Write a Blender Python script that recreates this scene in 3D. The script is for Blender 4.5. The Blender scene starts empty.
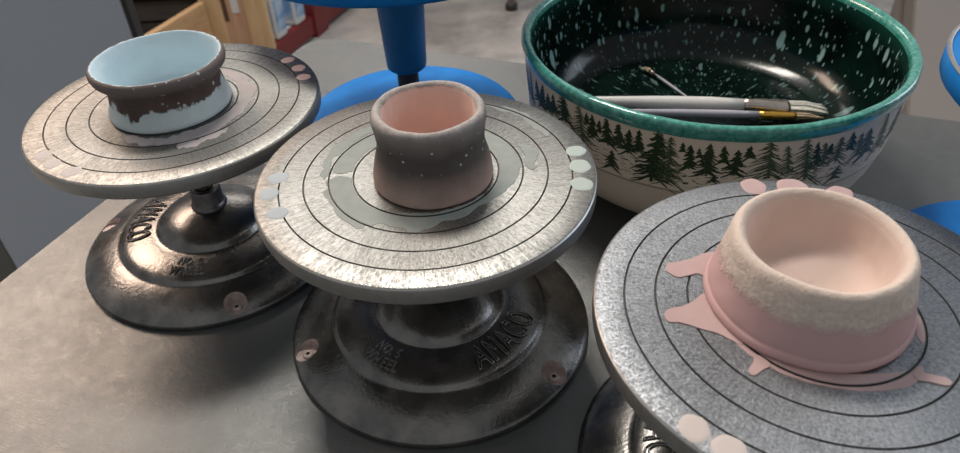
import bpy, bmesh, math, random
from mathutils import Vector, Matrix, noise
random.seed(7)
C = bpy.context.scene.collection
S = 0.09            # metres in one scene unit (radius of a wheel head)
ZT = 0.75           # height of the table top
ZF = -ZT / S        # floor, in units below the table top
pi = math.pi
def rad(a): return math.radians(a)
def W(x, y, z): return Vector((x * S, y * S, ZT + z * S))

# ------------------------------------------------------------------ materials
class NT:
    def __init__(s, name):
        s.m = bpy.data.materials.new(name); s.m.use_nodes = True
        s.t = s.m.node_tree; s.b = s.t.nodes['Principled BSDF']
        s.out = s.t.nodes['Material Output']
    def n(s, kind, **kw):
        nd = s.t.nodes.new(kind)
        for k, v in kw.items():
            if k in nd.inputs.keys(): s.set(nd.inputs[k], v)
            else: setattr(nd, k, v)
        return nd
    def set(s, inp, v):
        if isinstance(v, bpy.types.NodeSocket): s.t.links.new(v, inp)
        else:
            if isinstance(v, tuple) and len(v) == 3 and inp.type == 'RGBA': v = v + (1,)
            inp.default_value = v
    def P(s, **kw):
        for k, v in kw.items(): s.set(s.b.inputs[k.replace('_', ' ')], v)
        return s
    def obj(s): return s.n('ShaderNodeTexCoord').outputs['Object']
    def uv(s): return s.n('ShaderNodeTexCoord').outputs['UV']
    def map(s, vec, scale=(1, 1, 1), loc=(0, 0, 0)):
        return s.n('ShaderNodeMapping', Vector=vec, Scale=scale, Location=loc).outputs[0]
    def noise(s, vec, scale, detail=3, rough=.55, dist=0):
        return s.n('ShaderNodeTexNoise', Vector=vec, Scale=scale, Detail=detail, Roughness=rough, Distortion=dist).outputs['Fac']
    def ramp(s, fac, a, b, lo=0., hi=1.):
        return s.n('ShaderNodeMapRange', Value=fac, **{'From Min': a, 'From Max': b, 'To Min': lo, 'To Max': hi}).outputs[0]
    def math(s, op, a, b=0., c=0.):
        nd = s.n('ShaderNodeMath', operation=op)
        for i, v in enumerate((a, b, c)): s.set(nd.inputs[i], v)
        return nd.outputs[0]
    def mix(s, f, a, b):
        nd = s.n('ShaderNodeMix', data_type='RGBA')
        s.set(nd.inputs[0], f); s.set(nd.inputs[6], a); s.set(nd.inputs[7], b)
        return nd.outputs[2]
    def bump(s, h, dist, strength=1.):
        s.set(s.b.inputs['Normal'], s.n('ShaderNodeBump', Height=h, Distance=dist, Strength=strength).outputs[0]); return s
    def sep(s, v): return s.n('ShaderNodeSeparateXYZ', Vector=v).outputs
    def vor(s, vec, scale, rnd=1., feature='F1'):
        return s.n('ShaderNodeTexVoronoi', Vector=vec, Scale=scale, Randomness=rnd, feature=feature)

def simple(name, col, rough=.5, metal=0., var=.12, scale=60, bump=0., **kw):
    t = NT(name); f = t.noise(t.obj(), scale)
    c2 = tuple(max(0, c * (1 - var)) for c in col); c1 = tuple(min(1, c * (1 + var)) for c in col)
    t.P(Base_Color=t.mix(f, c2, c1), Roughness=rough, Metallic=metal, **kw)
    if bump: t.bump(f, bump)
    return t.m

def head_metal(name, radial, mottle, col, rough=.38):
    """turned aluminium: fine radial tool marks and a mottled oxide, ring-wise gloss"""
    t = NT(name); uv = t.uv(); o = t.obj()
    st = t.noise(t.map(uv, (1, .26, 1)), 1150, 2, .6)
    st2 = t.noise(t.map(uv, (1, .12, 1)), 420, 2, .6)
    mo = t.noise(o, 850, 4, .7); big = t.noise(o, 28, 3, .6)
    h = t.math('ADD', t.math('MULTIPLY', st, radial), t.math('ADD', t.math('MULTIPLY', st2, radial * .6), t.math('MULTIPLY', mo, mottle)))
    k = t.math('ADD', t.math('MULTIPLY', t.math('SUBTRACT', h, (radial * 1.6 + mottle) / 2), 1.35), t.ramp(big, .3, .7, .40, .60))
    lo = tuple(c * .52 for c in col); hi = tuple(min(1, c * 1.38) for c in col)
    t.P(Base_Color=t.mix(k, lo, hi), Metallic=.92, Roughness=t.ramp(k, .2, .8, rough + .14, rough - .02),
        Anisotropic=.45, Tangent=t.n('ShaderNodeTangent', direction_type='RADIAL', axis='Z').outputs[0])
    t.bump(h, .00012, .8)
    return t.m

M = {}
M['alu'] = head_metal('turned_aluminium', 1.2, .9, (.265, .262, .25))
M['alu_worn'] = head_metal('mottled_aluminium',   .8, 1.9, (.225, .235, .25), .40)
M['alu_edge'] = simple('aluminium_edge', (.42, .41, .39), .38, .95, .2, 300, .0001)
M['groove'] = simple('groove_shade', (.09, .085, .08), .6, .4)  # shade in the grooves, put into a dark colour on their faces
def cast():
    t = NT('blackened_cast_iron'); o = t.obj()
    a = t.noise(o, 45, 4, .6); b = t.noise(o, 420, 3, .6)
    col = t.mix(t.ramp(a, .35, .65), (.13, .125, .12), (.25, .235, .22))
    sp = t.ramp(t.noise(o, 700, 2), .70, .74)
    t.P(Base_Color=t.mix(sp, col, (.25, .23, .21)), Metallic=.9, Roughness=t.ramp(a, .3, .7, .20, .32), Specular_IOR_Level=.6)
    t.bump(t.math('ADD', b, t.math('MULTIPLY', a, 2.)), .00022, .7)
    return t.m
M['cast'] = cast()
M['recess'] = simple('pink_glare_recess', (.52, .42, .38), .55, .3, .45, 260, .0003)  # brown-pink recess, its glare put in as a lighter colour
M['steel'] = simple('dark_steel', (.16, .15, .145), .28, .95, .2, 200)
M['collar'] = simple('collar_steel', (.14, .13, .125), .33, .9, .3, 260, .0002)

def table_mat():
    t = NT('grey_tabletop'); o = t.obj()
    a = t.noise(o, 9, 4, .6); b = t.noise(o, 90, 5, .7)
    scr = t.noise(t.map(o, (1, 9, 1)), 190, 3, .7, .6)
    col = t.mix(t.ramp(a, .3, .7), (.12, .124, .122), (.16, .161, .157))
    t.P(Base_Color=col, Metallic=.5, Roughness=t.ramp(b, .3, .7, .28, .42), Specular_IOR_Level=.6)
    t.bump(t.math('ADD', t.math('MULTIPLY', b, 1.), t.math('MULTIPLY', scr, .5)), .0005, .6)
    return t.m
M['table'] = table_mat()
M['table_edge'] = simple('table_edge_band', (.24, .235, .22), .5)
M['floor'] = None
def floor_mat():
    t = NT('stained_concrete'); o = t.obj()
    a = t.noise(o, 2.6, 5, .62, .3); b = t.noise(o, 14, 4, .7); st = t.noise(t.map(o, (1, 1, 1), (3, 7, 0)), 1.9, 3, .5)
    col = t.mix(t.ramp(a, .38, .62), (.22, .205, .195), (.44, .42, .40))
    col = t.mix(t.ramp(b, .4, .75, 0, .45), col, (.52, .48, .45))
    col = t.mix(t.ramp(st, .52, .66, 0, .5), col, (.17, .155, .15))
    t.P(Base_Color=col, Roughness=.55); t.bump(b, .002, .4)
    return t.m
M['floor'] = floor_mat()

def pot_blue():
    t = NT('brown_clay_and_pale_blue_glaze'); o = t.obj(); x, y, z = t.sep(o)
    r = t.math('SQRT', t.math('ADD', t.math('MULTIPLY', x, x), t.math('MULTIPLY', y, y)))
    n1 = t.noise(t.map(o, (1, 1, .7)), 70, 3, .6); n2 = t.noise(o, 240, 3, .6)
    edge = t.math('ADD', t.math('MULTIPLY', t.math('SUBTRACT', n1, .5), .15 * S / .5 * .9), t.math('MULTIPLY', t.math('SUBTRACT', n2, .5), .03 * S))
    foot = t.ramp(t.math('SUBTRACT', t.math('SUBTRACT', z, edge), .128 * S), -.010 * S, .010 * S, 1, 0)
    # inside of the bowl: inner radius, kept by the uv strip (v runs along the profile)
    v = t.sep(t.uv())[1]
    inside = t.ramp(t.math('ADD', v, t.math('MULTIPLY', t.math('SUBTRACT', n2, .5), .03 * S)), 0.0, .006 * S)
    speck = t.vor(o, 520); sd = speck.outputs['Distance']; sc = t.sep(speck.outputs['Color'])[0]
    sk = t.math('MULTIPLY', t.math('LESS_THAN', sd, .32), t.math('GREATER_THAN', sc, .93))
    big = t.vor(t.map(o, (1, 1, 1.0), (5, 2, 1)), 260); bd = big.outputs['Distance']; bc = t.sep(big.outputs['Color'])[1]
    sk2 = t.math('MULTIPLY', t.math('LESS_THAN', bd, .26), t.math('GREATER_THAN', bc, .90))
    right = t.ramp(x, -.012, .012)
    brown = t.mix(t.ramp(n1, .3, .7), (.065, .043, .037), (.115, .078, .067))
    lip = t.ramp(z, .22 * S, .30 * S)
    brown = t.mix(t.math('MULTIPLY', lip, .6), brown, (.20, .165, .155))
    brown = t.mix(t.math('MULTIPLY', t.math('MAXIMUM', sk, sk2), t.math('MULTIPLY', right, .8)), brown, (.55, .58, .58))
    blue = t.mix(t.ramp(t.noise(o, 60), .3, .7), (.52, .595, .60), (.59, .66, .665))
    blue_in = t.mix(t.ramp(t.noise(o, 40), .3, .7), (.56, .68, .73), (.62, .73, .78))
    col = t.mix(foot, brown, blue); col = t.mix(inside, col, blue_in)
    t.P(Base_Color=col, Roughness=.62, Specular_IOR_Level=.3)
    t.bump(t.math('ADD', t.math('MULTIPLY', foot, .8), t.math('ADD', n2, t.math('MAXIMUM', sk, sk2))), .0004, .6)
    return t.m
def pot_grey():
    t = NT('smoky_grey_and_pink_clay'); o = t.obj(); x, y, z = t.sep(o)
    n1 = t.noise(o, 60, 4, .6); n2 = t.noise(o, 480, 4, .7); n3 = t.noise(o, 180, 3, .6)
    zz = t.math('ADD', z, t.math('MULTIPLY', t.math('SUBTRACT', n1, .5), .10 * S))
    col = t.mix(t.ramp(zz, .02 * S, .21 * S), (.46, .33, .28), (.09, .078, .072))
    col = t.mix(t.ramp(zz, .30 * S, .42 * S), col, (.24, .215, .20))
    rim = t.ramp(t.math('ADD', z, t.math('MULTIPLY', t.math('SUBTRACT', n3, .5), .05 * S)), .425 * S, .46 * S)
    rimc = t.mix(t.ramp(n2, .35, .65), (.34, .30, .28), (.50, .46, .43))
    col = t.mix(rim, col, rimc)
    col = t.mix(t.ramp(n2, .62, .72, 0, .5), col, (.10, .085, .08))
    vo = t.vor(o, 330); sk = t.math('MULTIPLY', t.math('LESS_THAN', vo.outputs['Distance'], .22), t.math('GREATER_THAN', t.sep(vo.outputs['Color'])[0], .66))
    band = t.math('MULTIPLY', t.ramp(z, .20 * S, .24 * S), t.ramp(z, .40 * S, .36 * S))
    col = t.mix(t.math('MULTIPLY', sk, t.math('MULTIPLY', band, .85)), col, (.62, .62, .60))
    v = t.sep(t.uv())[1]
    inside = t.ramp(t.math('ADD', v, t.math('MULTIPLY', t.math('SUBTRACT', n3, .5), .04 * S)), 0, .015 * S)
    col = t.mix(inside, col, t.mix(n1, (.66, .47, .41), (.72, .53, .47)))
    t.P(Base_Color=col, Roughness=.78, Specular_IOR_Level=.25)
    t.bump(t.math('ADD', t.math('MULTIPLY', n2, .6), t.math('ADD', n3, sk)), .0003, .6)
    return t.m
def pot_pink():
    t = NT('pink_glaze_and_bare_cream_clay'); o = t.obj(); x, y, z = t.sep(o)
    n1 = t.noise(o, 70, 3, .6); n2 = t.noise(t.map(o, (1, 1, 1)), 520, 4, .75); n3 = t.noise(t.map(o, (1, 1, .9)), 260, 4, .7)
    zz = t.math('ADD', z, t.math('ADD', t.math('MULTIPLY', t.math('SUBTRACT', n1, .5), .10 * S), t.math('MULTIPLY', t.math('SUBTRACT', n3, .5), .10 * S)))
    m = t.ramp(zz, .185 * S, .235 * S)
    pink = t.mix(n1, (.56, .355, .345), (.60, .39, .38))
    cream = t.mix(t.ramp(n2, .35, .62), (.56, .46, .39), (.74, .62, .54))
    top = t.ramp(z, .28 * S, .345 * S)
    cream = t.mix(t.math('MULTIPLY', top, .8), cream, (.68, .56, .485))
    col = t.mix(m, pink, cream)
    v = t.sep(t.uv())[1]
    inside = t.ramp(v, 0, .06 * S)
    col = t.mix(inside, col, t.mix(t.ramp(t.noise(o, 50), .3, .7), (.62, .485, .425), (.67, .53, .47)))
    t.P(Base_Color=col, Roughness=.75, Specular_IOR_Level=.25)
    rough_zone = t.math('MULTIPLY', m, t.ramp(v, .04 * S, .0))
    t.bump(t.math('MULTIPLY', rough_zone, t.math('ADD', n2, n3)), .0007, .7)
    return t.m

def bowl_out():
    t = NT('cream_glaze_outside'); o = t.obj()
    z = t.sep(o)[2]
    n = t.noise(o, 30, 3, .5)
    col = t.mix(n, (.70, .575, .445), (.75, .62, .49))
    # little dashes of green paint on the snow between the printed trees
    uv = t.uv(); vo = t.noise(t.map(uv, (.30, 2.2, 1)), 480, 2, .5)
    dash = t.math('MULTIPLY', t.ramp(vo, .585, .61), t.math('MULTIPLY', t.ramp(z, .66 * S, .70 * S), t.ramp(z, .86 * S, .82 * S)))
    col = t.mix(dash, col, (.03, .045, .025))
    line = t.math('MULTIPLY', t.ramp(z, .612 * S, .618 * S), t.ramp(z, .640 * S, .632 * S))
    col = t.mix(t.math('MULTIPLY', line, .5), col, (.14, .12, .10))
    t.P(Base_Color=col, Roughness=.34, Specular_IOR_Level=.15, Coat_Weight=.03, Coat_Roughness=.1)
    return t.m
def bowl_rim():
    t = NT('teal_rim_glaze'); o = t.obj(); n = t.noise(o, 260, 4, .65); n2 = t.noise(o, 70, 3)
    col = t.mix(t.ramp(n, .35, .68), (.02, .20, .155), (.11, .40, .33))
    col = t.mix(t.ramp(n2, .55, .7, 0, .5), col, (.16, .38, .34))
    t.P(Base_Color=col, Roughness=.12, Coat_Weight=.8, Coat_Roughness=.04); t.bump(t.math('ADD', n2, t.math('MULTIPLY', n, .4)), .0012, .5)
    return t.m
def bowl_in():
    t = NT('dark_green_speckled_glaze'); uv = t.uv(); o = t.obj()
    base = t.mix(t.ramp(t.noise(o, 35, 4, .6), .35, .7), (.0010, .0035, .003), (.003, .014, .010))
    fac = None
    for sc, sx, dmax, thr, lx, w in ((44, 2.2, .40, .50, 0, 1.), (95, 2.1, .40, .46, 3, .9), (220, 1.7, .38, .58, 7, .7)):
        wob = t.n('ShaderNodeTexNoise', Vector=uv, Scale=160.).outputs['Color']
        uvw = t.n('ShaderNodeMixRGB', Fac=.003, Color1=uv, Color2=wob).outputs[0]
        v = t.vor(t.map(uvw, (sx, 1, 1), (lx, lx * .37, 0)), sc)
        rnd = t.sep(v.outputs['Color'])
        dm = t.math('MULTIPLY', rnd[1], dmax)
        sk = t.math('MULTIPLY', t.ramp(t.math('SUBTRACT', v.outputs['Distance'], dm), -.07, .02, w, 0), t.math('GREATER_THAN', rnd[0], thr))
        fac = sk if fac is None else t.math('MAXIMUM', fac, sk)
    topc = t.ramp(t.sep(o)[2], 1.0 * S, 1.17 * S)
    base = t.mix(topc, base, (.008, .045, .033))
    fac = t.math('MULTIPLY', fac, t.ramp(t.sep(o)[2], .45 * S, .62 * S, .35, 1))
    col = t.mix(fac, base, (.24, .40, .39))
    t.P(Base_Color=col, Roughness=.17, Specular_IOR_Level=.28)
    t.bump(t.noise(o, 60, 3), .0006, .3)
    return t.m
M['pot_blue'] = pot_blue(); M['pot_grey'] = pot_grey(); M['pot_pink'] = pot_pink()
M['clay_foot'] = simple('bare_clay_foot', (.35, .26, .22), .8)
M['bowl_out'] = bowl_out(); M['bowl_rim'] = bowl_rim(); M['bowl_in'] = bowl_in()
def tree_mat(name, a, b):
    t = NT(name); n = t.noise(t.obj(), 900, 3, .6)
    t.P(Base_Color=t.mix(t.ramp(n, .35, .65), a, b), Roughness=.34, Specular_IOR_Level=.15, Coat_Weight=.03, Coat_Roughness=.1); return t.m
M['tree'] = tree_mat('dark_green_tree_print', (.012, .028, .012), (.05, .075, .035))
M['tree_pale'] = tree_mat('pale_green_tree_print', (.035, .055, .03), (.13, .155, .09))
def blue_mat():
    t = NT('blue_enamel'); o = t.obj(); n = t.noise(o, 40, 4, .65); n2 = t.noise(o, 9, 3)
    col = t.mix(t.ramp(n, .35, .7), (.004, .15, .47), (.006, .20, .60))
    col = t.mix(t.ramp(n2, .55, .75, 0, .3), col, (.10, .26, .50))
    t.P(Base_Color=col, Roughness=.6, Specular_IOR_Level=.2); return t.m
M['blue'] = blue_mat()
M['blue_dark'] = simple('blue_enamel_post', (.005, .125, .33), .5, 0., .2, 60)
M['black'] = simple('black_thread', (.02, .02, .022), .5)
M['worn_rim'] = simple('worn_metal_rim', (.36, .35, .35), .4, .6, .2, 200)
M['glaze_pink'] = simple('dried_pink_glaze', (.66, .47, .45), .7, 0, .05, 90)
M['glaze_rose'] = simple('dried_rose_glaze', (.47, .33, .32), .7, 0, .12, 90)
M['glaze_blue'] = simple('dried_pale_blue_glaze', (.42, .46, .49), .7, 0, .05, 90)
M['glaze_celadon'] = simple('dried_celadon_glaze', (.40, .46, .43), .6, 0, .05, 90)
M['glaze_smear'] = simple('smeared_grey_green_glaze', (.25, .275, .255), .5, 0, .22, 120, .0002)
M['glaze_mauve'] = simple('smeared_mauve_glaze', (.38, .335, .33), .5, 0, .18, 120, .0002)
M['glaze_cream'] = simple('dried_cream_glaze', (.56, .49, .46), .7, 0, .05, 90)
M['panel'] = simple('grey_painted_panel', (.44, .48, .535), .45, 0, .05, 3)
M['olive'] = simple('olive_grey_filler', (.13, .13, .11), .6, 0, .08, 3)
M['panel_edge'] = simple('dark_panel_edge', (.02, .017, .016), .6)
M['red'] = simple('dark_red_steel', (.16, .018, .018), .4, .0, .2, 12)
def wood(name, a, b, ax):
    t = NT(name); o = t.obj()
    sc = [26, 26, 26]; sc[ax] = 2.2
    n = t.noise(t.map(o, tuple(sc)), 2., 4, .6, .8)
    kn = t.vor(o, 5.5); k = t.ramp(kn.outputs['Distance'], .05, .12, .6, 0)
    col = t.mix(t.ramp(n, .3, .7), a, b); col = t.mix(k, col, (.16, .06, .03))
    t.P(Base_Color=col, Roughness=.6); return t.m
M['pine_v'] = wood('pine_upright', (.50, .33, .17), (.64, .46, .27), 2)
M['pine_panel'] = wood('pinkish_pine_board', (.42, .25, .16), (.55, .36, .24), 2)
M['pine_h'] = wood('pine_plank', (.40, .24, .12), (.55, .36, .19), 0)
M['dim_wood'] = wood('dim_plank', (.018, .013, .010), (.045, .030, .020), 0)
M['deck'] = simple('whitish_shelf_liner', (.44, .48, .54), .5, 0, .15, 10)
M['jug'] = simple('white_plastic', (.58, .58, .58), .4, 0, .06, 20)
def label_mat():
    t = NT('blue_mottled_label'); n = t.noise(t.obj(), 22, 3, .6)
    t.P(Base_Color=t.mix(t.ramp(n, .42, .6), (.13, .27, .50), (.42, .52, .62)), Roughness=.5); return t.m
M['label'] = label_mat()
M['paper'] = simple('white_paper_tag', (.62, .62, .62), .6)
M['dark'] = simple('shadowed_slot_wood', (.10, .05, .03), .8)
M['cab'] = simple('taupe_laminate', (.17, .15, .138), .5, 0, .08, 4)
M['cab_side'] = simple('brown_grey_side', (.115, .095, .082), .55, 0, .2, 5)  # cabinet's shade side painted darker than its top; also colours the carton
M['leg'] = simple('brown_metal_leg', (.16, .12, .11), .45, .3)
M['handle_grey'] = simple('pale_grey_lacquer', (.74, .71, .67), .25, 0, .06, 50)
M['handle_lilac'] = simple('lilac_grey_lacquer', (.46, .44, .49), .22, 0, .06, 50)
M['ferrule'] = simple('tarnished_nickel', (.50, .44, .39), .25, .9, .2, 200)
M['gold'] = simple('gold_ferrule', (.85, .48, .09), .22, .95, .15, 200)
def bristle(name, a, b):
    t = NT(name); n = t.noise(t.map(t.obj(), (.12, 1, 1)), 2600, 2, .6)
    t.P(Base_Color=t.mix(t.ramp(n, .35, .65), a, b), Roughness=.7); t.bump(n, .0006, 1.); return t.m
M['bristle_white'] = bristle('stained_white_bristle', (.55, .52, .45), (.88, .88, .82))
M['bristle_tan'] = bristle('tan_bristle', (.36, .25, .14), (.68, .54, .38))
M['white'] = simple('white_spot', (.7, .7, .68), .5)

# ------------------------------------------------------------------ builders
def link(name, me, parent=None, loc=None):
    o = bpy.data.objects.new(name, me); C.objects.link(o)
    if parent: o.parent = parent
    if loc is not None: o.location = loc
    return o
def thing(name, label, cat, loc, rz=0, group=None):
    o = bpy.data.objects.new(name, None); C.objects.link(o); o.location = loc; o.rotation_euler.z = rz
    o.empty_display_size = .02
    o['label'] = label; o['category'] = cat
    if group: o['group'] = group
    return o
def mesh(name, vs, fs, mats, mi=None, smooth=True, uvs=None, scale=S):
    me = bpy.data.meshes.new(name)
    me.from_pydata([tuple(c * scale for c in v) for v in vs], [], fs)
    for m in mats: me.materials.append(m)
    if mi: me.polygons.foreach_set('material_index', mi)
    me.polygons.foreach_set('use_smooth', [smooth] * len(me.polygons))
    if uvs:
        l = me.uv_layers.new(name='UVMap')
        k = 0
        for f in uvs:
            for u in f: l.data[k].uv = u; k += 1
    me.update(); return me
def crom(pts, n):
    """smooth curve through profile points"""
    out = []
    P = [pts[0]] + list(pts) + [pts[-1]]
    for i in range(1, len(P) - 2):
        for k in range(n):
            t = k / n
            out.append(tuple(.5 * (2 * b + (c - a) * t + (2 * a - 5 * b + 4 * c - d) * t * t + (-a + 3 * b - 3 * c + d) * t ** 3)
                             for a, b, c, d in zip(P[i - 1], P[i], P[i + 1], P[i + 2])))
    out.append(tuple(pts[-1])); return out
def lathe(prof, seg=128, mats=(), mi=None, disp=None, v0=0, smooth=True, name='part', sharp=None):
    """prof: (r, z) list, solid of revolution about z; mi: material of each strip; v in metres from profile index v0"""
    vs, idx = [], []
    for i, (r, z) in enumerate(prof):
        if r < 1e-6: idx.append([len(vs)] * seg); vs.append((0, 0, z)); continue
        row = []
        for k in range(seg):
            a = 2 * pi * k / seg + pi / 2; rr, zz = r, z
            if disp: rr, zz = disp(a, i, r, z)
            row.append(len(vs)); vs.append((rr * math.cos(a), rr * math.sin(a), zz))
        idx.append(row)
    L = [0]
    for i in range(1, len(prof)): L.append(L[-1] + math.dist(prof[i], prof[i - 1]))
    L = [(l - L[v0]) * S for l in L]
    rmax = max(p[0] for p in prof) * S
    fs, uvs, mm = [], [], []
    for i in range(len(prof) - 1):
        for k in range(seg):
            k2 = (k + 1) % seg; a, b, c, d = idx[i][k], idx[i][k2], idx[i + 1][k2], idx[i + 1][k]
            ua, ub = 2 * pi * rmax * k / seg, 2 * pi * rmax * (k + 1) / seg
            q = [(a, (ua, L[i])), (b, (ub, L[i])), (c, (ub, L[i + 1])), (d, (ua, L[i + 1]))]
            u, seen = [], set()
            for w in q:
                if w[0] not in seen: seen.add(w[0]); u.append(w)
            if len(u) < 3: continue
            fs.append([w[0] for w in u]); uvs.append([w[1] for w in u]); mm.append(mi[i] if mi else 0)
    me = mesh(name, vs, fs, list(mats), mm, smooth, uvs)
    bm = bmesh.new(); bm.from_mesh(me); bmesh.ops.recalc_face_normals(bm, faces=bm.faces)
    if sharp:
        for e in bm.edges:
            if len(e.link_faces) == 2 and e.calc_face_angle(0) > rad(sharp): e.smooth = False
    bm.to_mesh(me); bm.free(); return me
def boxes(name, bs, mat, bev=.0, scale=S):
    """bs: list of (x0,x1,y0,y1,z0,z1)"""
    bm = bmesh.new()
    for b in bs:
        x0, x1, y0, y1, z0, z1 = b
        r = bmesh.ops.create_cube(bm, size=1)
        for v in r['verts']:
            v.co = Vector(((x0 if v.co.x < 0 else x1) * scale, (y0 if v.co.y < 0 else y1) * scale, (z0 if v.co.z < 0 else z1) * scale))
    if bev: bmesh.ops.bevel(bm, geom=list(bm.edges), offset=bev * scale, segments=3, affect='EDGES', profile=.5)
    me = bpy.data.meshes.new(name); bm.to_mesh(me); bm.free()
    me.materials.append(mat); return me
def tubepath(name, pts, radii, mats, seg=20, flat=None, mi=None, scale=S, cap=True):
    """swept tube through 3-D points; flat = list of height factors"""
    vs, fs, mm = [], [], []
    n = len(pts); P = [Vector(p) for p in pts]
    for i, p in enumerate(P):
        d = (P[min(i + 1, n - 1)] - P[max(i - 1, 0)]).normalized()
        side = d.cross(Vector((0, 0, 1)))
        if side.length < 1e-3: side = Vector((1, 0, 0))
        side.normalize(); up = side.cross(d).normalized()
        f = flat[i] if flat else 1.
        for k in range(seg):
            a = 2 * pi * k / seg
            q = p + side * math.cos(a) * radii[i] + up * math.sin(a) * radii[i] * f
            vs.append(tuple(q))
    for i in range(n - 1):
        for k in range(seg):
            k2 = (k + 1) % seg
            fs.append((i * seg + k, i * seg + k2, (i + 1) * seg + k2, (i + 1) * seg + k)); mm.append(mi[i] if mi else 0)
    if cap:
        fs.append(tuple(range(seg - 1, -1, -1))); mm.append(mm[0]); fs.append(tuple((n - 1) * seg + k for k in range(seg))); mm.append(mm[-2])
    me = mesh(name, vs, fs, list(mats), mm, True, None, scale)
    bm = bmesh.new(); bm.from_mesh(me); bmesh.ops.recalc_face_normals(bm, faces=bm.faces); bm.to_mesh(me); bm.free()
    return me

# ------------------------------------------------------------------ the setting
fl = link('floor', mesh('floor', [(-60, -40, ZF), (60, -40, ZF), (60, 90, ZF), (-60, 90, ZF)], [(0, 1, 2, 3)], [M['floor']]), None, (0, 0, ZT))
fl['kind'] = 'structure'

# ------------------------------------------------------------------ work table
d1 = Vector((.378, .926, 0)).normalized(); d2 = Vector((d1.y, -d1.x, 0))
A = Vector((-3.34, 5.2, 0)); B = Vector((1.5, 7.13, 0)) # on the left edge, on the far edge
corner = A + d1 * ((B - A).dot(d1))
tab = thing('work_table', 'large smooth grey work table carrying the banding wheels, pots and bowl', 'table', tuple(W(corner.x, corner.y, 0) - Vector((0, 0, ZT))), math.atan2(d2.y, d2.x))
def rounded_slab(w, d, h, r, n=8):
    pts = []
    for cx, cy, a0 in ((w - r, -r, 0), (r, -r, 90), (r, -d + r, 180), (w - r, -d + r, 270)):
        for k in range(n + 1):
            a = rad(a0 + 90 * k / n); pts.append((cx + r * math.cos(a), cy + r * math.sin(a)))
    m = len(pts); vs = []; fs = []
    for z, o in ((0, .06), (-.06, 0), (-h + .04, 0), (-h, .04)):
        for x, y in pts:
            cx, cy = w / 2, -d / 2
            vs.append((x - math.copysign(o, x - cx), y - math.copysign(o, y - cy), z))
    for j in range(3):
        for k in range(m): fs.append((j * m + k, (j + 1) * m + k, (j + 1) * m + (k + 1) % m, j * m + (k + 1) % m))
    fs.append(tuple(range(m))); fs.append(tuple(3 * m + k for k in range(m - 1, -1, -1)))
    return vs, fs
vs, fs = rounded_slab(20, 8.6, .42, .35)
tt = link('tabletop', mesh('tabletop', vs, fs, [M['table']], smooth=False), tab, (0, 0, ZT))
for sx, sy in ((1, -1), (19, -1), (1, -7.6), (19, -7.6)):
    link('leg', tubepath('leg', [(sx, sy, ZF + .0), (sx, sy, -.43)], [.18, .18], [M['leg']]), tab, (0, 0, ZT))
link('apron', boxes('apron', [(1, 19, -1.1, -.9, -1.2, -.42), (1, 19, -7.7, -7.5, -1.2, -.42)], M['leg']), tab, (0, 0, ZT))

# ------------------------------------------------------------------ metal banding wheels
BASE = [(1.000, 0), (1.012, .012), (1.014, .035), (1.005, .055), (.98, .072), (.93, .098), (.86, .126), (.79, .148), (.745, .157), (.728, .160),
        (.720, .166), (.713, .178), (.695, .190), (.65, .205), (.59, .215), (.53, .219), (.475, .220), (.445, .219), (.432, .222),
        (.424, .232), (.412, .250), (.385, .275), (.34, .302), (.28, .328), (.21, .348), (.15, .360), (.115, .366), (0, .366)]
bz = sorted([(r, z) for r, z in BASE[2:]])
def base_z(r):
    for (a, za), (b, zb) in zip(bz, bz[1:]):
        if a <= r <= b and b > a: return za + (zb - za) * (r - a) / (b - a)
    return .1
def bent_text(body, ang, r0, r1, width_deg, outline=True, flip=False):
    """raised lettering bent round the casting, tops towards the shaft"""
    cu = bpy.data.curves.new('lettering', 'FONT'); cu.body = body; cu.size = 1; cu.resolution_u = 4
    cu.space_character = 1.12
    if outline: cu.fill_mode = 'NONE'; cu.bevel_depth = .026; cu.bevel_resolution = 1
    else: cu.extrude = .07; cu.offset = .0
    ob = bpy.data.objects.new('lettering', cu); C.objects.link(ob)
    bpy.context.view_layer.update()
    me = bpy.data.meshes.new_from_object(ob.evaluated_get(bpy.context.evaluated_depsgraph_get()))
    bpy.data.objects.remove(ob)
    bm = bmesh.new(); bm.from_mesh(me)
    for _ in range(3):
        le = [e for e in bm.edges if e.calc_length() > .16]
        if le: bmesh.ops.subdivide_edges(bm, edges=le, cuts=1)
    xs = [v.co.x for v in bm.verts]; ys = [v.co.y for v in bm.verts]
    x0, x1, y0, y1 = min(xs), max(xs), min(ys), max(ys)
    for v in bm.verts:
        a = rad(ang + ((v.co.x - x0) / (x1 - x0) - .5) * width_deg)
        r = r1 + (r0 - r1) * (v.co.y - y0) / (y1 - y0)
        z = base_z(r) + v.co.z * (.34 if len(body) > 5 or body != 'AMACO' else .50) + .0015
        v.co = Vector((r * math.cos(a), r * math.sin(a), z)) * S
    bm.to_mesh(me); bm.free(); me.materials.append(M['cast'])
    me.polygons.foreach_set('use_smooth', [True] * len(me.polygons)); return me

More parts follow.
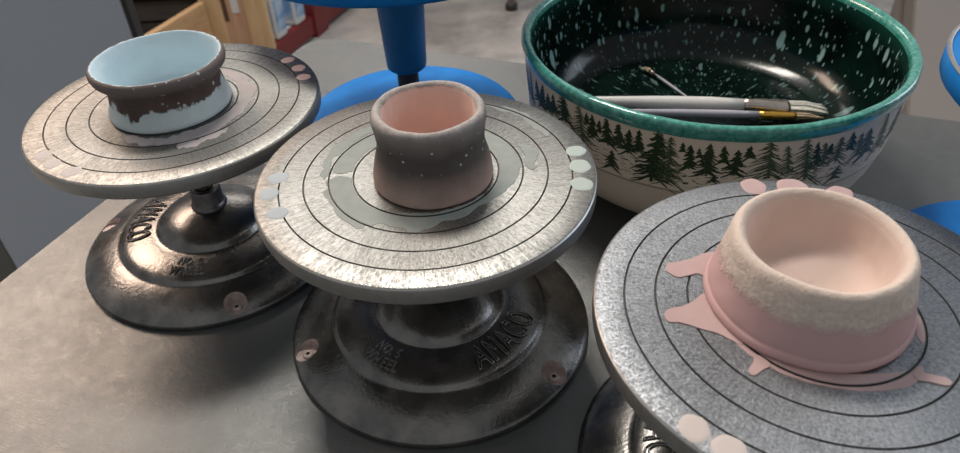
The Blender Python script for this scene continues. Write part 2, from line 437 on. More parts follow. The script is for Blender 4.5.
def cast_base(holes, parent):
    prof = [(0, 0)] + BASE
    me = lathe(prof, 160, [M['cast'], M['recess']], name='base')
    o = link('base', me, parent)
    bm = bmesh.new()
    for a in holes:
        x, y = .918 * math.cos(rad(a)), .918 * math.sin(rad(a))
        bmesh.ops.create_cone(bm, cap_ends=True, segments=40, radius1=.080 * S, radius2=.086 * S, depth=.3 * S,
                              matrix=Matrix.Translation(Vector((x, y, .050 + .15)) * S))
    cm = bpy.data.meshes.new('cutter'); bm.to_mesh(cm); bm.free(); cm.materials.append(M['cast']); cm.materials.append(M['recess'])
    for p in cm.polygons: p.material_index = 1
    cu = bpy.data.objects.new('cutter', cm); C.objects.link(cu)
    cu.parent = parent
    md = o.modifiers.new('cut', 'BOOLEAN'); md.operation = 'DIFFERENCE'; md.object = cu; md.solver = 'EXACT'
    bpy.context.view_layer.update()
    nm = bpy.data.meshes.new_from_object(o.evaluated_get(bpy.context.evaluated_depsgraph_get()))
    o.modifiers.clear(); o.data = nm; bpy.data.objects.remove(cu)
    for e in nm.edges: pass
    bm = bmesh.new(); bm.from_mesh(nm)
    for e in bm.edges:
        if len(e.link_faces) == 2 and (e.link_faces[0].material_index != e.link_faces[1].material_index or e.calc_face_angle(0) > rad(50)): e.smooth = False
    bm.to_mesh(nm); bm.free()
    for a in holes:
        x, y = .918 * math.cos(rad(a)), .918 * math.sin(rad(a))
        sc = lathe([(0, 0), (.036, 0), (.036, .010), (.030, .016), (.013, .016), (.012, .006), (0, .006)], 24, [M['recess'], M['black']], [0, 0, 0, 0, 1, 1], name='screw', sharp=40)
        s = link('screw', sc, o, (x * S, y * S, .050 * S))
    return o
def flower_disc(r, th=.002, seed=0):
    rnd = random.Random(seed); n = 40; ph = rnd.random() * 6; vs = []; fs = []
    rr = [r * (1 + .05 * math.sin(2 * 2 * pi * k / n + ph) + .03 * math.sin(5 * 2 * pi * k / n + ph * 2)) for k in range(n)]
    for f, z in ((1, 0), (.93, th), (.6, th * 1.2)):
        for k in range(n): vs.append((rr[k] * f * math.cos(2 * pi * k / n), rr[k] * f * math.sin(2 * pi * k / n), z))
    vs.append((0, 0, th * 1.25))
    for j in range(2):
        for k in range(n): fs.append((j * n + k, j * n + (k + 1) % n, (j + 1) * n + (k + 1) % n, (j + 1) * n + k))
    for k in range(n): fs.append((2 * n + k, 2 * n + (k + 1) % n, 3 * n))
    return vs, fs
GR = (.857, .716, .571, .427)
def smear(name, samples, mat, parent, zt, th=.003, jag=.03, seed=1, step=1.2):
    """dried glaze lying on the head: samples = (angle, r inner, r outer) around; grooves stay open"""
    vs, fs = [], []
    a0, a1 = samples[0][0], samples[-1][0]; n = int((a1 - a0) / step)
    def at(a):
        for s, t in zip(samples, samples[1:]):
            if s[0] <= a <= t[0]:
                f = (a - s[0]) / max(1e-6, t[0] - s[0]); return s[1] + (t[1] - s[1]) * f, s[2] + (t[2] - s[2]) * f
        return samples[-1][1:]
    def nz(a, k): return noise.noise(Vector((math.cos(rad(a)) * 7, math.sin(rad(a)) * 7, seed * 9.1 + k))) + .5 * noise.noise(Vector((math.cos(rad(a)) * 21, math.sin(rad(a)) * 21, seed * 5.3 + k)))
    segs = [(0, GR[3] - .007), (GR[3] + .007, GR[2] - .007), (GR[2] + .007, GR[1] - .007), (GR[1] + .007, GR[0] - .007), (GR[0] + .007, .985)]
    for lo, hi in segs:
        prev = None
        for i in range(n + 1):
            a = a0 + (a1 - a0) * i / n; ri, ro = at(a); tp = min(1, (a - a0) / 4, (a1 - a) / 4)
            mid = (ri + ro) / 2; ri = mid + (ri - mid) * tp; ro = mid + (ro - mid) * tp
            if ro - ri > .02: ro += nz(a, 0) * jag; ri += nz(a, 3) * jag
            x0, x1 = max(ri, lo), min(ro, hi)
            if x1 - x0 < .006: prev = None; continue
            c, s = math.cos(rad(a)), math.sin(rad(a)); k = len(vs)
            for r, z in ((x0, 0), (x0 + .003, th), (x1 - .003, th), (x1, 0)): vs.append((r * c, r * s, z))
            if prev is not None:
                for j in range(3): fs.append((prev + j, prev + j + 1, k + j + 1, k + j))
            prev = k
    if not fs: return None
    me = mesh(name, vs, fs, [mat], None, False)
    bm = bmesh.new(); bm.from_mesh(me); bmesh.ops.recalc_face_normals(bm, faces=bm.faces)
    if sum(f.normal.z for f in bm.faces) < 0: bmesh.ops.reverse_faces(bm, faces=bm.faces)
    bm.to_mesh(me); bm.free()
    return link(name, me, parent, (0, 0, zt * S))
def head_mesh(mat):
    """round wheel head: turned top with four grooves, rolled edge, hub below; z=0 is the underside"""
    T = .115; p = [(0, -.10), (.15, -.10), (.17, -.07), (.19, -.02), (.24, 0), (.93, 0), (.972, .002), (.990, .008), (.999, .020), (1.0, .04), (1.0, .095), (.997, .106), (.991, .112), (.982, T)]
    mi = [1] * 11 + [1, 0]
    for g in GR:
        w = .0052
        p += [(g + w, T), (g + w * .6, T - .012), (g - w * .6, T - .012), (g - w, T)]
        mi += [0, 2, 2, 2]
    p += [(.2, T), (0, T)]; mi += [0, 0]
    return lathe(p, 192, [mat, M['alu_edge'], M['groove']], mi, name='wheel_head', sharp=28)
HEADS = {k: head_mesh(M[k]) for k in ('alu', 'alu_worn')}
def banding_wheel(x, y, h, label, holes, no5, brand, hm='alu'):
    t = thing('banding_wheel', label, 'pottery wheel', W(x, y, 0), 0, 'metal banding wheels on the grey table')
    b = cast_base(holes, t)
    for a in brand: link('brand_lettering', bent_text('AMACO', a, .475, .665, 52), b)
    link('model_lettering', bent_text('NO. 5', no5, .485, .558, 19), b)
    link('model_lettering', bent_text('WHEEL', no5, .578, .655, 25), b)
    link('collar', lathe([(0, .360), (.135, .360), (.135, .376), (.122, .392), (.116, .40), (.116, .505), (.108, .522), (.072, .525), (.072, .50), (0, .50)], 64, [M['collar']], name='collar', sharp=40), t)
    link('shaft', lathe([(0, .45), (.062, .45), (.062, h - .19), (0, h - .19)], 48, [M['steel']], name='shaft', sharp=40), t)
    hd = link('wheel_head', HEADS[hm], t, (0, 0, (h - .115) * S))
    return t, hd
w0, h0 = banding_wheel(-2.109, 4.557, 1.2505, 'silver banding wheel at the left, under the brown and pale blue pot', (172, -68, 52), -94, (-182, 4))
w1, h1 = banding_wheel(-.307, 3.517, 1.281, 'silver banding wheel in the middle, dark cast base in full view, under the grey pot', (-162, -38, 82), -126, (-41, 150))
w2, h2 = banding_wheel(1.492, 2.241, 1.316, 'nearest banding wheel, mottled grey head streaked with pink glaze, under the pink pot', (-150, -30, 90), -100, (-20, 165), 'alu_worn')
zt = .115
def dots(hd, lst, mat):
    for i, (a, r, s) in enumerate(lst):
        vs, fs = flower_disc(s, .002, i * 3 + len(lst))
        o = link('glaze_dot', mesh('glaze_dot', vs, fs, [mat], None, True), hd, (r * math.cos(rad(a)) * S, r * math.sin(rad(a)) * S, zt * S)); o.rotation_euler.z = rad(a)
dots(h0, [(42.2, .914, .052), (30.7, .914, .054), (20.3, .905, .052)], M['glaze_pink'])
dots(h0, [(-137.3, .90, .055), (-127.9, .91, .056), (-115.8, .91, .058)], M['glaze_cream'])
dots(h1, [(9.2, .915, .060), (-1., .906, .066), (-12.4, .912, .064)], M['glaze_celadon'])
dots(h1, [(179.7, .872, .060), (-170.4, .909, .058), (-157.4, .878, .060)], M['glaze_blue'])
dots(h2, [(89.2, .935, .070), (76.5, .94, .080), (62, .945, .070)], M['glaze_rose'])
dots(h2, [(-140.5, .925, .062), (-131.8, .915, .062)], M['glaze_cream'])
# smears of dried glaze
smear('glaze_smear', [(-180, .44, .565), (-165, .445, .60), (-150, .43, .60), (-138, .42, .61), (-124, .42, .62), (-117, .42, .53), (-100, .40, .545), (-95, .40, .61), (-90, .40, .55), (-79, .40, .50), (-62, .40, .50), (-48, .40, .47), (-20, .42, .52), (10, .43, .57), (60, .43, .565), (100, .44, .565), (140, .44, .565), (179, .44, .565)], M['glaze_smear'], h1, zt, .002, jag=.018, seed=2)
smear('glaze_smear', [(105, .585, .64), (135, .585, .67), (160, .585, .66), (184, .585, .61)], M['glaze_smear'], h1, zt, .002, jag=.03, seed=5)
smear('glaze_smear', [(22, .80, .84), (35, .80, .86), (52, .84, .89), (66, .82, .87)], M['glaze_smear'], h1, zt, jag=.03, seed=6)
smear('glaze_smear', [(-4, .58, .66), (12, .60, .68), (26, .60, .64)], M['glaze_smear'], h1, zt, jag=.04, seed=8)
smear('glaze_smear', [(-120, .44, .46), (-105, .46, .54), (-80, .47, .56), (-64, .44, .60), (-40, .43, .56), (-10, .43, .53), (20, .44, .555), (55, .45, .56), (78, .45, .52)], M['glaze_mauve'], h0, zt, jag=.035, seed=11)
smear('glaze_smear', [(-74, .59, .62), (-62, .58, .66), (-48, .58, .64), (-38, .58, .60)], M['glaze_mauve'], h0, zt, jag=.04, seed=13)
def blob(pts, mat, hd, th=.005, name='glaze_smear'):
    """closed outline in polar (angle, radius), smoothed, on a head"""
    P = [(r * math.cos(rad(a)), r * math.sin(rad(a))) for a, r in pts]; n = len(P); Q = []
    for i in range(n):
        p0, p1, p2, p3 = P[i - 1], P[i], P[(i + 1) % n], P[(i + 2) % n]
        for k in range(5):
            t = k / 5; Q.append(tuple(.5 * (2 * b + (c - a) * t + (2 * a - 5 * b + 4 * c - d) * t * t + (-a + 3 * b - 3 * c + d) * t ** 3) for a, b, c, d in zip(p0, p1, p2, p3)))
    m = len(Q)
    bm = bmesh.new()
    lo = [bm.verts.new((x * S, y * S, 0)) for x, y in Q]; hi = [bm.verts.new((x * S, y * S, th * S)) for x, y in Q]
    for k in range(m): bm.faces.new((lo[k], lo[(k + 1) % m], hi[(k + 1) % m], hi[k]))
    top = bm.faces.new(hi); bmesh.ops.triangulate(bm, faces=[top])
    bmesh.ops.recalc_face_normals(bm, faces=bm.faces)
    me = bpy.data.meshes.new(name); bm.to_mesh(me); bm.free(); me.materials.append(mat)
    return link(name, me, hd, (0, 0, zt * S))
g = M['glaze_rose']
blob([(124, .43), (127, .50), (134, .565), (142, .60), (148, .655), (150, .685), (154, .688), (156, .66), (157, .62), (154, .575), (151, .53), (156, .43)], g, h2)
blob([(158, .43), (165, .50), (171, .545), (175, .60), (176.5, .66), (179, .69), (-177, .685), (-176, .64), (-174, .60), (-171, .56), (-166, .50), (-160, .47), (-157, .43)], g, h2)
blob([(-146, .44), (-143.5, .49), (-142.5, .53), (-140.5, .545), (-138.8, .535), (-138, .49), (-137, .44)], g, h2)
blob([(-60, .45), (-61, .475), (-58, .50), (-55, .54), (-53, .56), (-50.5, .56), (-50, .535), (-52, .50), (-55, .46), (-57, .44)], g, h2)
smear('glaze_smear', [(-168, .42, .455), (-158, .41, .47), (-146, .385, .458), (-120, .36, .452), (-100, .36, .448), (-82, .37, .462), (-66, .40, .475), (-56, .425, .475), (-50, .43, .46)], g, h2, zt, jag=.008, seed=21)
smear('glaze_smear', [(-34, .40, .42), (-28, .385, .43), (-15, .385, .425), (-2, .39, .41)], g, h2, zt, jag=.006, seed=22)

# ------------------------------------------------------------------ the three pots
def pot(name, label, prof, v0pt, mat, x, y, z, wob=.004, seed=0, n=5, group=None):
    pf = crom(prof, n); pf = [(0, pf[0][1])] + pf if pf[0][0] > 0 else pf
    v0 = min(range(len(pf)), key=lambda i: math.dist(pf[i], v0pt))
    def disp(a, i, r, zz):
        c, s = math.cos(a), math.sin(a)
        k = noise.noise(Vector((c * 1.3 + seed, s * 1.3, zz * 4))) * wob + noise.noise(Vector((c * 5, s * 5 + seed, zz * 14))) * wob * .45
        zo = noise.noise(Vector((c * 1.5, s * 1.5, seed * 3.3))) * wob * 1.2 * min(1, zz / .2)
        return r + (k if r > .05 else 0), zz + (zo if zz > .02 else 0)
    me = lathe(pf, 168, [mat], None, disp, v0, name=name)
    o = link(name, me, None, W(x, y, z)); o['label'] = label; o['category'] = 'pot'; o['group'] = 'hand glazed clay pots on the wheels'
    return o
pot('clay_pot', 'brown clay pot with pale blue glaze inside and round its foot, on the left wheel',
    [(.395, 0), (.412, .012), (.413, .035), (.400, .07), (.385, .12), (.375, .18), (.376, .225), (.388, .250), (.415, .272), (.438, .298), (.447, .325), (.444, .348), (.434, .363), (.422, .368), (.412, .362), (.400, .335), (.383, .28), (.372, .20), (.362, .12), (.335, .07), (.26, .05), (.12, .045), (0, .045)],
    (.424, .368), M['pot_blue'], -2.132, 4.544, 1.2505, .006, 1)
pot('clay_pot', 'narrow smoky grey clay pot with pink inside, on the middle silver wheel',
    [(.333, 0), (.345, .010), (.347, .035), (.343, .08), (.330, .14), (.314, .20), (.306, .25), (.306, .30), (.313, .35), (.321, .39), (.321, .42), (.311, .445), (.295, .458), (.278, .456), (.264, .442), (.256, .41), (.250, .35), (.245, .28), (.250, .20), (.245, .15), (.215, .12), (.12, .11), (0, .11)],
    (.266, .444), M['pot_grey'], -.262, 3.482, 1.281, .007, 4)
pot('clay_pot', 'low pink glazed clay pot with a wide rounded cream rim, on the nearest banding wheel',
    [(.425, 0), (.440, .006), (.446, .022), (.441, .042), (.432, .055), (.430, .075), (.421, .12), (.408, .18), (.395, .24), (.384, .29), (.377, .322), (.366, .346), (.350, .358), (.335, .355), (.318, .340), (.306, .31), (.298, .27), (.285, .21), (.262, .15), (.22, .11), (.15, .09), (.07, .085), (0, .085)],
    (.335, .355), M['pot_pink'], 1.455, 2.318, 1.316, .006, 8)

# ------------------------------------------------------------------ patterned serving bowl
BX, BY = 1.93, 5.44
OUT = [(0, .03), (.80, .03), (.84, 0), (.96, 0), (.985, .02), (1.05, .06), (1.19, .14), (1.32, .26), (1.40, .40), (1.445, .56), (1.462, .625), (1.466, .64), (1.475, .76), (1.492, .95), (1.508, 1.10)]
outp = OUT[:4] + crom(OUT[4:], 4)
rimp = crom([(1.508, 1.10), (1.520, 1.125), (1.530, 1.155), (1.530, 1.185), (1.518, 1.206), (1.495, 1.212), (1.468, 1.204), (1.450, 1.182), (1.444, 1.15)], 4)
inp = crom([(1.444, 1.15), (1.435, 1.05), (1.425, .90), (1.40, .72), (1.35, .58), (1.26, .47), (1.15, .41), (1.05, .39), (.8, .385), (.4, .38), (0, .38)], 5)
pf = outp + rimp[1:] + inp[1:]
mi = [0] * (len(outp) - 1) + [1] * (len(rimp) - 1) + [2] * (len(inp) - 1)
bowl = thing('serving_bowl', 'large ceramic bowl, speckled dark green inside, pine trees printed on its cream outside', 'bowl', W(BX, BY, 0))
def bdisp(a, i, r, z):
    if z > 1.08: r += noise.noise(Vector((math.cos(a) * 9, math.sin(a) * 9, z * 3))) * .006
    return r, z
me = lathe(pf, 224, [M['bowl_out'], M['bowl_rim'], M['bowl_in']], mi, bdisp, 0, name='bowl_body')
bb = link('bowl_body', me, bowl)
def br(z):
    q = outp[3:]
    for (a, za), (b, zb) in zip(q, q[1:]):
        if za <= z <= zb: return a + (b - a) * (z - za) / max(1e-6, zb - za)
    return 1.5
TREES = [(-163.7,0.87,-164.7,1.05,4.8),(-161.6,0.85,-159.5,1.08,5.2),(-156.8,0.87,-156.4,1.04,4.0),(-154.0,0.90,-153.4,1.07,4.1),(-147.9,0.89,-149.0,1.14,6.7),(-140.6,0.79,-142.5,1.13,7.1),(-139.2,0.98,-139.4,1.08,1.5),(-137.2,0.88,-137.4,1.09,3.2),(-135.1,0.95,-135.0,1.06,1.3),(-132.1,0.87,-132.9,1.11,4.8),(-128.7,0.90,-129.2,1.10,3.9),(-126.1,0.86,-125.8,1.07,4.1),(-130.9,0.69,-130.8,0.84,4.3),(-123.1,0.90,-123.2,1.09,3.1),(-118.9,0.67,-117.9,1.15,9.5),(-114.4,0.68,-114.9,1.10,7.0),(-111.5,0.98,-111.8,1.06,1.2),(-109.4,0.84,-109.8,1.05,3.0),(-107.2,0.95,-107.6,1.03,1.2),(-104.7,0.80,-105.1,1.08,5.0),(-100.9,0.92,-101.7,1.07,2.5),(-97.9,0.82,-98.1,1.04,4.6),(-102.5,0.75,-102.7,0.81,2.3),(-94.9,0.97,-95.5,1.07,2.5),(-88.6,0.79,-90.8,1.12,10.4),(-83.5,0.82,-86.2,1.07,3.5),(-78.0,0.74,-81.3,1.11,8.8),(-76.0,0.85,-77.9,1.06,2.6),(-74.0,0.84,-75.5,1.05,4.5),(-72.8,0.93,-73.6,1.02,1.7),(-69.7,0.84,-70.7,1.07,5.8),(-68.1,0.67,-67.5,0.80,5.2),(-65.6,0.91,-67.5,1.08,3.1),(-61.3,0.82,-63.5,1.04,5.3),(-56.9,0.80,-60.6,1.05,5.9),(-49.7,0.76,-54.2,1.11,6.5),(-42,.80,-46,1.08,7)]
PALE = {5, 15, 24, 25, 26, 28, 30, 31, 33, 35}
a = -166.
while a > -390:                                     # the frieze carries on round the back
    a -= random.uniform(3.5, 6.5)
    if a > -392: TREES.append((a, random.uniform(.75, .9), a, random.uniform(1.02, 1.12), random.uniform(3, 7)))
vs, fs, mm = [], [], []
def bp(ang, z): 
    r = br(z) + .0022; return (r * math.cos(rad(ang)), r * math.sin(rad(ang)), z)
def quadstrip(pts, m):
    k = len(vs); vs.extend(bp(*p) for p in pts); fs.append(tuple(range(k, k + len(pts)))); mm.append(m)
for ti, (a0, z0, a1, z1, w) in enumerate(TREES):
    rnd = random.Random(ti); m = 1 if ti in PALE else 0
    if w < .5: w = 5
    hgt = z1 - z0; dense = m == 0
    def ax(f): return a0 + (a1 - a0) * f, z0 + hgt * f
    tw = .035 * w + .10
    for f0, f1 in ((0, .5), (.5, .97)):
        (p, q), (r_, s_) = ax(f0), ax(f1); w0_, w1_ = tw * (1 - f0 * .9), tw * (1 - f1 * .9)
        quadstrip([(p - w0_, q), (p + w0_, q), (r_ + w1_, s_), (r_ - w1_, s_)], m)
    nl = max(5, int(hgt / (.019 if dense else .017)))
    for i in range(nl):
        f = .10 + .88 * i / nl
        cx, cz = ax(f); half = w * .86 * (1 - f) ** .8 * rnd.uniform(.70, 1.15) + .30
        for sd in (-1, 1):
            hh = half * rnd.uniform(.72, 1.12)
            th = (hgt / nl) * (1.25 if dense else .72)
            droop = rnd.uniform(.10, .42) * hh * .026
            seg = 4 if w > 6 else 2; px, pz = cx, cz + th * .5
            prevu, prevl = (cx, cz + th), (cx, cz - th * .2)
            for j in range(1, seg + 1):
                g_ = j / seg; xx = cx + sd * hh * g_; zz = cz - droop * g_ * 2 + rnd.uniform(-.3, .3) * th
                tt_ = th * (1 - g_ * .75) * rnd.uniform(.6, 1.3)
                u, l = (xx, zz + tt_ * .7), (xx, zz - tt_ * .5)
                quadstrip([prevu, prevl, l, u] if sd > 0 else [prevu, u, l, prevl], m); prevu, prevl = u, l
me = mesh('tree_print', vs, fs, [M['tree'], M['tree_pale']], mm, True)
bm = bmesh.new(); bm.from_mesh(me)
for f in bm.faces:
    c = f.calc_center_median()
    if f.normal.dot(Vector((c.x, c.y, 0))) < 0: f.normal_flip()
bm.to_mesh(me); bm.free()
o = link('tree_print', me, bb); o['label'] = 'frieze of dark green pine trees printed round the bowl'

# brushes lying in the bowl
def brush(label, p0, p1, hr, ferr, bris, mh, mf, mb, wide=1., flatb=.6, tiplen=.36, fl=.36, loc=None):
    p0, p1 = Vector(p0), Vector(p1); L = (p1 - p0).length; d = (p1 - p0).normalized()
    t = thing('paint_brush', label, 'paint brush', W(p0.x, p0.y, p0.z))
    t['group'] = 'brushes lying in the speckled bowl'
    q = d.to_track_quat('X', 'Z'); t.rotation_mode = 'QUATERNION'; t.rotation_quaternion = q
    a = L - tiplen - fl; b = L - tiplen
    ps = [(0, 0, 0), (.03, 0, 0), (a * .25, 0, 0), (a * .55, 0, 0), (a * .8, 0, 0), (a, 0, 0)]
    rs = [hr * .25, hr * .5, hr * .7, hr * .95, hr, hr * .86]
    link('handle', tubepath('handle', ps, rs, [mh]), t)
    ps = [(a - .02, 0, 0), (a + .02, 0, 0), (a + .05, 0, 0), (a + .08, 0, 0), (a + fl * .5, 0, 0), (b - .05, 0, 0), (b - .03, 0, 0), (b, 0, 0)]
    rs = [hr * .9, hr * .96, hr * .90, hr * .96, hr * (1 + (wide - 1) * .4), hr * wide, hr * wide * 1.06, hr * wide]
    link('ferrule', tubepath('ferrule', ps, rs, [mf], flat=[1, 1, 1, 1, (1 + flatb) / 2, flatb, flatb, flatb]), t)
    # bristles: a bundle of fine tapered locks
    vs, fs = [], []; rnd = random.Random(3)
    n = 90
    for i in range(n):
        an = rnd.random() * 2 * pi; rr = math.sqrt(rnd.random())
        y0 = math.cos(an) * rr * hr * wide * .88; z0 = math.sin(an) * rr * hr * wide * flatb * .85
        ln = tiplen * rnd.uniform(.82, 1.0) * (1 - .25 * rr * (1 if wide < 1.2 else .3)); y1 = y0 * (1.12 if wide >= 1.2 else .35); z1 = z0 * .5 - .01
        k = len(vs); w_ = hr * .14
        for s_, yy, zz, ww in ((b - .02, y0, z0, w_), (b + ln * .5, (y0 * 1.05 + y1 * .0) if wide >= 1.2 else y0 * .95, z0 * .9, w_), (b + ln * .85, y1 + (y0 - y1) * .3, z1, w_ * .7), (b + ln, y1 + rnd.uniform(-1, 1) * .01, z1 - .005, w_ * .2)):
            for c_ in range(4): vs.append((s_, yy + ww * math.cos(c_ * pi / 2), zz + ww * math.sin(c_ * pi / 2)))
        for j in range(3):
            for c_ in range(4): fs.append((k + j * 4 + c_, k + j * 4 + (c_ + 1) % 4, k + j * 4 + 4 + (c_ + 1) % 4, k + j * 4 + 4 + c_))
    link('bristles', mesh('bristles', vs, fs, [mb]), t)
    return t
brush('wide flat brush with a pale grey handle and white bristles in the bowl', (.86, 5.60, .54), (3.02, 5.33, .50), .068, 0, 0, M['handle_grey'], M['ferrule'], M['bristle_white'], 1.3, .55, .34, .36)
brush('thin brush with a gold ferrule lying in front of the wide brush in the bowl', (1.0, 5.33, .58), (2.93, 5.165, .52), .036, 0, 0, M['handle_lilac'], M['gold'], M['bristle_tan'], 1.0, .8, .26, .28)
brush('small thin brush with a tan tip lying on the bowl floor', (1.95, 5.66, .44), (1.66, 6.42, .425), .014, 0, 0, M['handle_lilac'], M['ferrule'], M['bristle_tan'], 1.9, .8, .13, .12)

# ------------------------------------------------------------------ blue banding wheels
def blue_wheel(x, y, hz, R, label, ring):
    t = thing('blue_banding_wheel', label, 'pottery wheel', W(x, y, 0), 0, 'blue banding wheels at the back of the table')
    link('base', lathe([(0, 0), (1.02, 0), (1.04, .02), (1.04, .13), (1.02, .15), (.9, .155), (.4, .17), (.16, .19), (0, .19)], 128, [M['blue']], name='base', sharp=50), t)
    link('spindle', lathe([(0, .18), (.145, .18), (.145, .215), (.10, .23), (.10, .68), (0, .68)], 48, [M['black']], name='spindle', sharp=40), t)
    link('post', lathe([(0, .64), (.150, .64), (.180, .665), (.186, .70), (.232, hz - .02), (0, hz - .02)], 64, [M['blue_dark']], name='post', sharp=50), t)
    hd = link('wheel_head', lathe([(0, 0), (R - .03, 0), (R, .03), (R, .15), (R - .01, .165), (0, .165)], 160, [M['blue']], name='wheel_head', sharp=50), t, (0, 0, hz * S))
    if ring: o = link('edge_band', lathe([(R - .026, .160), (R - .004, .160), (R + .002, .168), (R - .002, .175), (R - .022, .175), (R - .026, .170)], 160, [M['worn_rim']], name='edge_band', sharp=60), hd); o['label'] = 'pale worn metal band round the top edge'
    return t
blue_wheel(-.62, 6.18, 1.74, 1.31, 'bright blue banding wheel with a thick blue post, behind the middle silver wheel', True)
blue_wheel(3.785, 3.411, 1.56, 1.085, 'bright blue banding wheel cut off by the right edge, beyond the pink pot', True)

# ------------------------------------------------------------------ things beyond the table
def box_thing(name, label, cat, loc, rz=0): return thing(name, label, cat, loc, rz)
# grey panel at the left
t = bpy.data.objects.new('wall_left', None); C.objects.link(t); t.location = W(0, 0, ZF); t['kind'] = 'structure'
hC = (4 - ZF)
link('body', boxes('body', [(-9.33, -5.42, 11, 11.22, 0, hC)], M['panel'], .03), t)
link('dark_filler', boxes('dark_filler', [(-12.5, -9.34, 11, 11.22, 0, hC)], M['olive'], .03), t)  # dark slab added to cover the too bright floor beside the panel
link('edge_trim', boxes('edge_trim', [(-5.42, -5.34, 10.99, 11.23, 0, hC)], M['panel_edge'], .01), t)

# low red steel rack running away from the table
dR = Vector((.346, .938, 0)).normalized(); angR = math.atan2(dR.y, dR.x)
rk = thing('steel_rack', 'low dark red steel rack with a pale deck on the floor behind the left wheel', 'rack', W(-6.9, 25.7, ZF), angR)
# local x runs along the front, local y to the left (away from the aisle)
link('beam', boxes('beam', [(-9, 9, 0, .35, .15, .88)], M['red'], .03), rk)
link('post', boxes('post', [(1.85, 2.75, -.10, .5, 0, 2.2)], M['red'], .03), rk)
link('post', boxes('post', [(-9.4, -8.5, -.10, .5, 0, 2.2)], M['red'], .03), rk)
link('beam', boxes('beam', [(-9, 9, 6.0, 6.35, .15, .88)], M['red'], .03), rk)
link('deck', boxes('deck', [(-9, 9, .35, 6, .70, .88)], M['deck'], .0), rk)
Mr = Matrix.Translation(Vector((-6.9, 25.7, ZF))) @ Matrix.Rotation(angR, 4, 'Z')
def R_(x, y, z): v = Mr @ Vector((x, y, z)); return W(*v)
def jug(label, x, y, w, d, h):
    t = thing('glaze_jug', label, 'jug', R_(x, y, .885), angR, 'white jugs on the red rack')
    link('body', boxes('body', [(0, w, 0, d, 0, h)], M['jug'], .12), t)
    link('label', boxes('label', [(w * .12, w * .88, -.015, .02, h * .16, h * .80)], M['label'], .0), t)
    b = link('label', boxes('label', [(-.015, .02, d * .12, d * .88, h * .16, h * .80)], M['label'], .0), t)
    link('cap', lathe([(0, h - .03), (.22, h - .03), (.22, h + .2), (0, h + .3)], 24, [M['jug']], name='cap', sharp=40), t, (w / 2 * S, d / 2 * S, 0))
    return t
jug('white plastic jug with a blue label beside the wooden crate', -.55, .06, .72, .98, 1.9)
jug('white plastic jug with a blue label beside the red rack post', .80, .06, .72, .98, 1.9)
# wooden crate at the near end of the rack
cr = thing('wooden_crate', 'pale pine crate with a slotted handle hole standing on the red rack', 'crate', W(-8.99, 24.5, ZF + .885), 0)
link('corner_post', boxes('corner_post', [(-.42, .30, -.08, .16, 0, 4.2)], M['pine_v'], .03), cr)
link('corner_post', boxes('corner_post', [(1.10, 1.86, -.08, .16, 0, 4.2)], M['pine_v'], .03), cr)
link('end_panel', boxes('end_panel', [(.28, 1.12, .0, .10, 0, 4.2)], M['pine_panel'], .01), cr)
link('handle_slot', boxes('handle_slot', [(.32, .48, -.02, .02, 1.15, 2.45)], M['dark'], .02), cr)
link('paper_tag', boxes('paper_tag', [(.64, .90, -.03, .005, 1.45, 2.15)], M['paper'], .0), cr)
sw = link('side_wall', boxes('side_wall', [(.1, 4.6, -.25, 0, 0, 1.95)], M['pine_h'], .02), cr, (-.14 * S, -.08 * S, 0)); sw.rotation_euler.z = rad(249.5)
fb = link('floor_board', boxes('floor_board', [(.1, 4.6, 0, 1.6, .02, .12)], M['pine_h'], .0), cr, (-.14 * S, -.08 * S, 0)); fb.rotation_euler.z = rad(249.5)
# shelving beside it on the rack, its dimness painted into near-black wood
sh = thing('dark_shelving', 'dark wooden shelving in shadow left of the wooden crate', 'shelf', W(-15.3, 24.9, ZF + .885), 0)
for z0, z1, y0 in ((0, .92, .35), (1.15, 1.65, 0), (1.95, 2.6, .7), (3.0, 3.3, 0)): link('shelf_board', boxes('shelf_board', [(0, 5.8, y0, 1.6, z0, z1)], M['dim_wood'], .0), sh)
link('back_panel', boxes('back_panel', [(0, 5.8, 1.6, 1.7, 0, 3.3)], M['panel_edge'], .0), sh)
for x in (0, 5.8): link('side_panel', boxes('side_panel', [(x - .1, x, .1, 1.6, 0, 3.3)], M['dim_wood'], .0), sh)
# stool by the wall
st = thing('work_stool', 'stool on brown metal legs standing far back on the concrete floor', 'stool', W(0, 29.4, ZF))
for lx, ly in ((1.72, 0), (-2.9, 0), (1.72, 4), (-2.9, 4)): 
    link('leg', boxes('leg', [(lx - .16, lx + .16, ly - .16, ly + .16, 0, 6)], M['leg'], .02), st)
    link('foot_cap', lathe([(0, 0), (.26, 0), (.26, .22), (.2, .3), (0, .3)], 20, [M['black']], name='foot_cap'), st, (lx * S, ly * S, 0))
link('seat', boxes('seat', [(-3.3, 2.1, -.4, 4.4, 6, 6.4)], M['pine_h'], .08), st)
# cardboard carton by the stool
ct = thing('carton', 'brown cardboard carton on the floor beyond the large bowl', 'box', W(3.1, 31.0, ZF), rad(-8))
link('carton_body', boxes('carton_body', [(0, 5, 0, 4, 0, 3)], M['cab_side'], .03), ct)
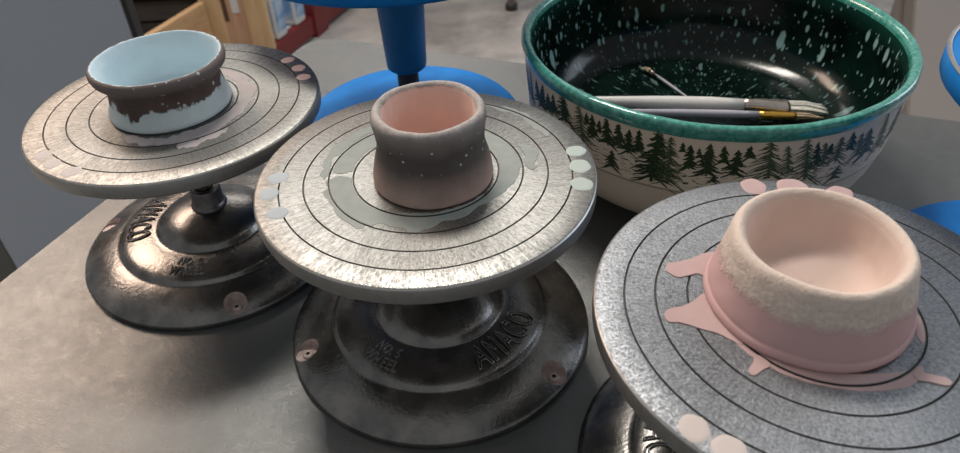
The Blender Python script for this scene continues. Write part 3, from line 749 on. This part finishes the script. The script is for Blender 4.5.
# low cabinet at the right
cb = thing('low_cabinet', 'low taupe cabinet beyond the right end of the table', 'cabinet', W(7.4, 10.4, ZF), math.atan2(9.6, 5.1))
hB = -3 - ZF
link('body', boxes('body', [(0, 12, -9, -.02, 0, hB - .25)], M['cab_side'], .02), cb)
link('cabinet_top', boxes('cabinet_top', [(-.05, 12.05, -9.05, .02, hB - .25, hB)], M['cab'], .02), cb)
for k, z in enumerate((.6, 2.4)):
    link('drawer', boxes('drawer', [(.3, 11.7, -.02, .10, z, z + 1.5)], M['cab_side'], .02), cb)

# ------------------------------------------------------------------ light
wd = bpy.data.worlds.new('World'); bpy.context.scene.world = wd; wd.use_nodes = True
bg = wd.node_tree.nodes['Background']; bg.inputs[0].default_value = (.74, .77, .80, 1); bg.inputs[1].default_value = .46
def area(name, x, y, z, tx, ty, tz, sx, sy, power, col):
    l = bpy.data.lights.new(name, 'AREA'); l.shape = 'RECTANGLE'; l.size = sx; l.size_y = sy; l.energy = power; l.color = col
    o = bpy.data.objects.new(name, l); C.objects.link(o); o.location = (x, y, z)
    o.rotation_euler = (Vector((tx, ty, tz)) - Vector((x, y, z))).to_track_quat('-Z', 'Y').to_euler(); return o
area('ceiling_lamp', -.25, 1.4, 2.75, 0, .35, .8, .7, .3, 40, (1, .94, .86))
area('ceiling_lamp', -2.0, 2.2, 2.75, -.2, .4, .8, 1.3, .6, 50, (1, .76, .60))
area('window_light', 3.6, 1.6, 2.6, 0, .3, .8, 2.2, 1.6, 42, (.76, .87, 1))
area('ceiling_lamp', -.4, 4.0, 2.9, -.4, 3.6, 0, 1.6, .8, 26, (1, .95, .9))

# ------------------------------------------------------------------ camera
cd = bpy.data.cameras.new('camera'); cam = bpy.data.objects.new('camera', cd); C.objects.link(cam)
cd.sensor_width = 36; cd.sensor_fit = 'HORIZONTAL'; cd.lens = 722.41 / 960 * 36
cd.shift_y = -(226.5 - 208.48) / 960
cd.clip_start = .01
cam.matrix_world = Matrix.Translation(W(0, 0, 3.6923)) @ Matrix.Rotation(rad(90) - .655408, 4, 'X') @ Matrix.Rotation(-.046286, 4, 'Z')
cd.dof.use_dof = True; cd.dof.focus_distance = .40; cd.dof.aperture_fstop = 14
sc = bpy.context.scene; sc.camera = cam
sc.view_settings.view_transform = 'Standard'; sc.view_settings.look = 'None'; sc.view_settings.gamma = 1
sc.view_settings.exposure = -0.18
